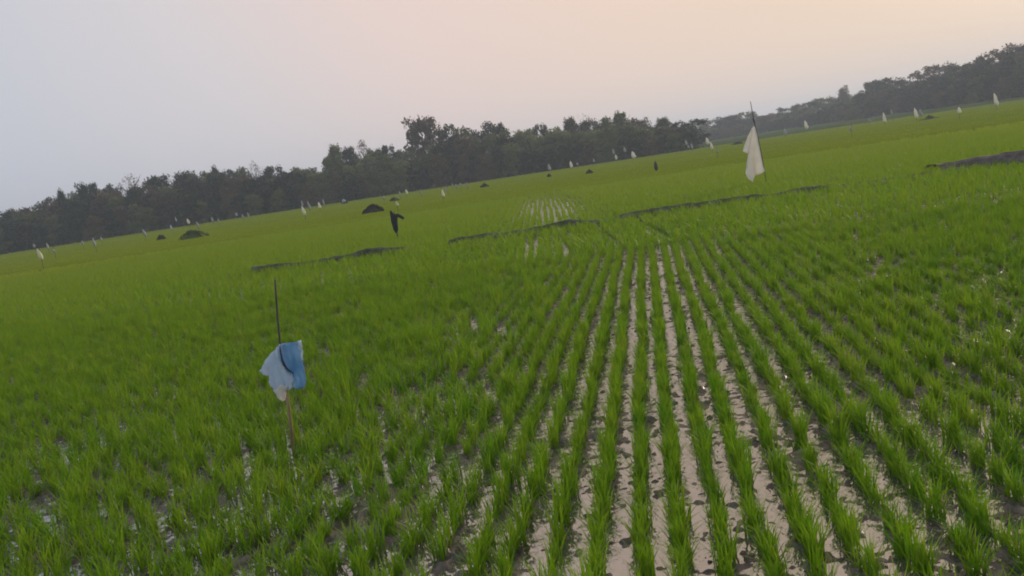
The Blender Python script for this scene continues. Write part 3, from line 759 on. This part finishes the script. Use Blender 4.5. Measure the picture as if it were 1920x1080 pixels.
# skyline trees, one by one
SK = [(8, 396, 34, 'round', 'dark'), (36, 392, 30, 'round', 'brown'), (60, 385, 34, 'umbrella', 'dark'), (92, 370, 26, 'round', 'brown'), (112, 356, 18, 'tall', 'dark'), (130, 362, 26, 'round', 'mid'), (160, 344, 34, 'round', 'dark'),
      (186, 356, 28, 'round', 'mid'), (206, 346, 26, 'round', 'dark'), (236, 326, 42, 'airy', 'dry'), (262, 346, 36, 'round', 'brown'), (296, 330, 44, 'round', 'dark'), (338, 324, 46, 'round', 'dark'), (370, 322, 36, 'round', 'mid'),
      (401, 312, 22, 'tall', 'dark'), (428, 318, 30, 'round', 'dark'), (450, 314, 26, 'round', 'mid'), (474, 302, 26, 'airy', 'brown'), (515, 308, 40, 'round', 'dark'), (550, 316, 40, 'round', 'mid'), (582, 314, 38, 'round', 'mid'),
      (624, 273, 34, 'tall', 'mid'), (655, 276, 30, 'round', 'dark'), (676, 261, 26, 'airy', 'brown'), (700, 280, 34, 'round', 'mid'), (728, 269, 30, 'round', 'dark'), (755, 282, 34, 'round', 'mid'),
      (786, 221, 56, 'round', 'brown'), (832, 234, 36, 'umbrella', 'dark'), (862, 236, 44, 'round', 'mid'), (894, 246, 34, 'round', 'dark'), (924, 227, 42, 'umbrella', 'dark'), (952, 242, 30, 'round', 'mid'), (984, 244, 46, 'round', 'pale'),
      (1010, 233, 26, 'round', 'dark'), (1038, 240, 34, 'round', 'pale'), (1068, 222, 36, 'tall', 'brown'), (1092, 213, 40, 'airy', 'brown'), (1110, 222, 44, 'round', 'dark'), (1136, 220, 34, 'round', 'mid'), (1160, 211, 42, 'tall', 'mid'),
      (1182, 224, 34, 'round', 'brown'), (1206, 222, 30, 'tall', 'brown'), (1243, 222, 36, 'tall', 'mid'), (1222, 236, 30, 'round', 'mid'), (1288, 226, 58, 'round', 'dark'),
      (1334, 226, 40, 'round', 'mid'), (1362, 219, 38, 'round', 'dark'), (1396, 211, 34, 'round', 'mid'), (1426, 218, 36, 'round', 'mid'), (1448, 213, 32, 'umbrella', 'dark'), (1474, 202, 30, 'umbrella', 'dark'),
      (1500, 194, 30, 'umbrella', 'brown'), (1524, 190, 28, 'round', 'dark'), (1548, 182, 34, 'umbrella', 'mid'), (1580, 162, 26, 'tall', 'brown'), (1606, 178, 36, 'round', 'mid'), (1640, 152, 36, 'round', 'dark'), (1664, 146, 48, 'umbrella', 'dark'),
      (1700, 152, 36, 'round', 'dark'), (1724, 134, 34, 'umbrella', 'brown'), (1766, 118, 46, 'umbrella', 'brown'), (1800, 121, 42, 'round', 'dark'), (1832, 112, 40, 'umbrella', 'dark'), (1862, 98, 46, 'round', 'brown'), (1896, 81, 44, 'umbrella', 'brown'), (1926, 84, 50, 'round', 'dark'),
      (1975, 74, 56, 'round', 'dark'), (2030, 60, 60, 'umbrella', 'dark'), (-30, 408, 40, 'round', 'dark'), (-75, 414, 44, 'round', 'mid')]
SK.sort()
special = {236: 'bare greyish domed tree faint against the sky above the left wood', 786: 'tall lone reddish-brown tree standing high above the near wood', 1766: 'wind-bent flat-topped tree with a bright gap under it in the right-hand wood', 1580: 'knobbly narrow brownish tree standing out of the far wood right of the white flag',
           401: 'small pointed dark tree making a peak on the left skyline', 1288: 'broad round dark tree at the right end of the near wood', 676: 'wispy bare brown tree on the skyline above the four flags'}
for (x, yt, wp, shape, tone) in SK:
    d = wood_dist(x) + 6 + RS.uniform(0, 8)
    lb = special.get(x) or tlabel(x, shape, tone, 'skyline tree')
    tree(x, yt - 2, wp * (1.5 if shape != 'tall' else 1.25), d, shape, tone, lb, None if x in special else 'trees on the skyline of the woods', 'tall_tree' if shape == 'tall' else 'tree')
# body of the wood
x = -90.0
while x < 2050:
    far = x > 1318
    if not (1300 < x < 1322):
        hh = hy(x) - sky_y(x); tone = ['dark', 'dark', 'mid', 'brown', 'dark', 'mid'][RS.randint(6)]
        if 560 < x < 760 or 940 < x < 1250: tone = ['pale', 'mid', 'pale', 'mid'][RS.randint(4)]
        d = wood_dist(x) + RS.uniform(-1, 5)
        tree(x, hy(x) - hh * RS.uniform(.66, .92), RS.uniform(52, 70), d, 'round' if RS.rand() < .75 else 'tall', tone, tlabel(x, 'round', tone, 'tree inside the wood'), 'trees in the body of the woods')
    x += RS.uniform(17, 24) * (.9 if not far else 1.0)
# shrubs and low trees at its foot
x = -80.0
while x < 2040:
    hh = hy(x) - sky_y(x); tone = ['dark', 'dark', 'dark', 'mid', 'brown'][RS.randint(5)]
    if not (1306 < x < 1322):
        tree(x, hy(x) - max(9, hh * RS.uniform(.28, .55)), RS.uniform(38, 54), wood_dist(x) - RS.uniform(3, 7), 'bush', tone, tlabel(x, 'bush', tone, 'shrub under the wood'), 'shrubs at the foot of the woods', 'shrub')
    x += RS.uniform(21, 28)

# ------------------------------------------------------------------ haze
bpy.ops.mesh.primitive_cube_add(size=1, location=(0, 1100, 24))
hz = bpy.context.object; hz.name = 'haze'; hz.scale = (3200, 2900, 56); hz.location.z = 27 - 1.1
m = bpy.data.materials.new('evening_haze'); m.use_nodes = True; n = m.node_tree; n.nodes.clear()
mo = nd(n, 'ShaderNodeOutputMaterial'); pv = nd(n, 'ShaderNodeVolumePrincipled'); pv.inputs['Density'].default_value = .0010
pv.inputs['Color'].default_value = (.70, .81, 1.0, 1); pv.inputs['Anisotropy'].default_value = .2
n.links.new(pv.outputs[0], mo.inputs['Volume']); hz.data.materials.append(m); tag(hz, kind='stuff')
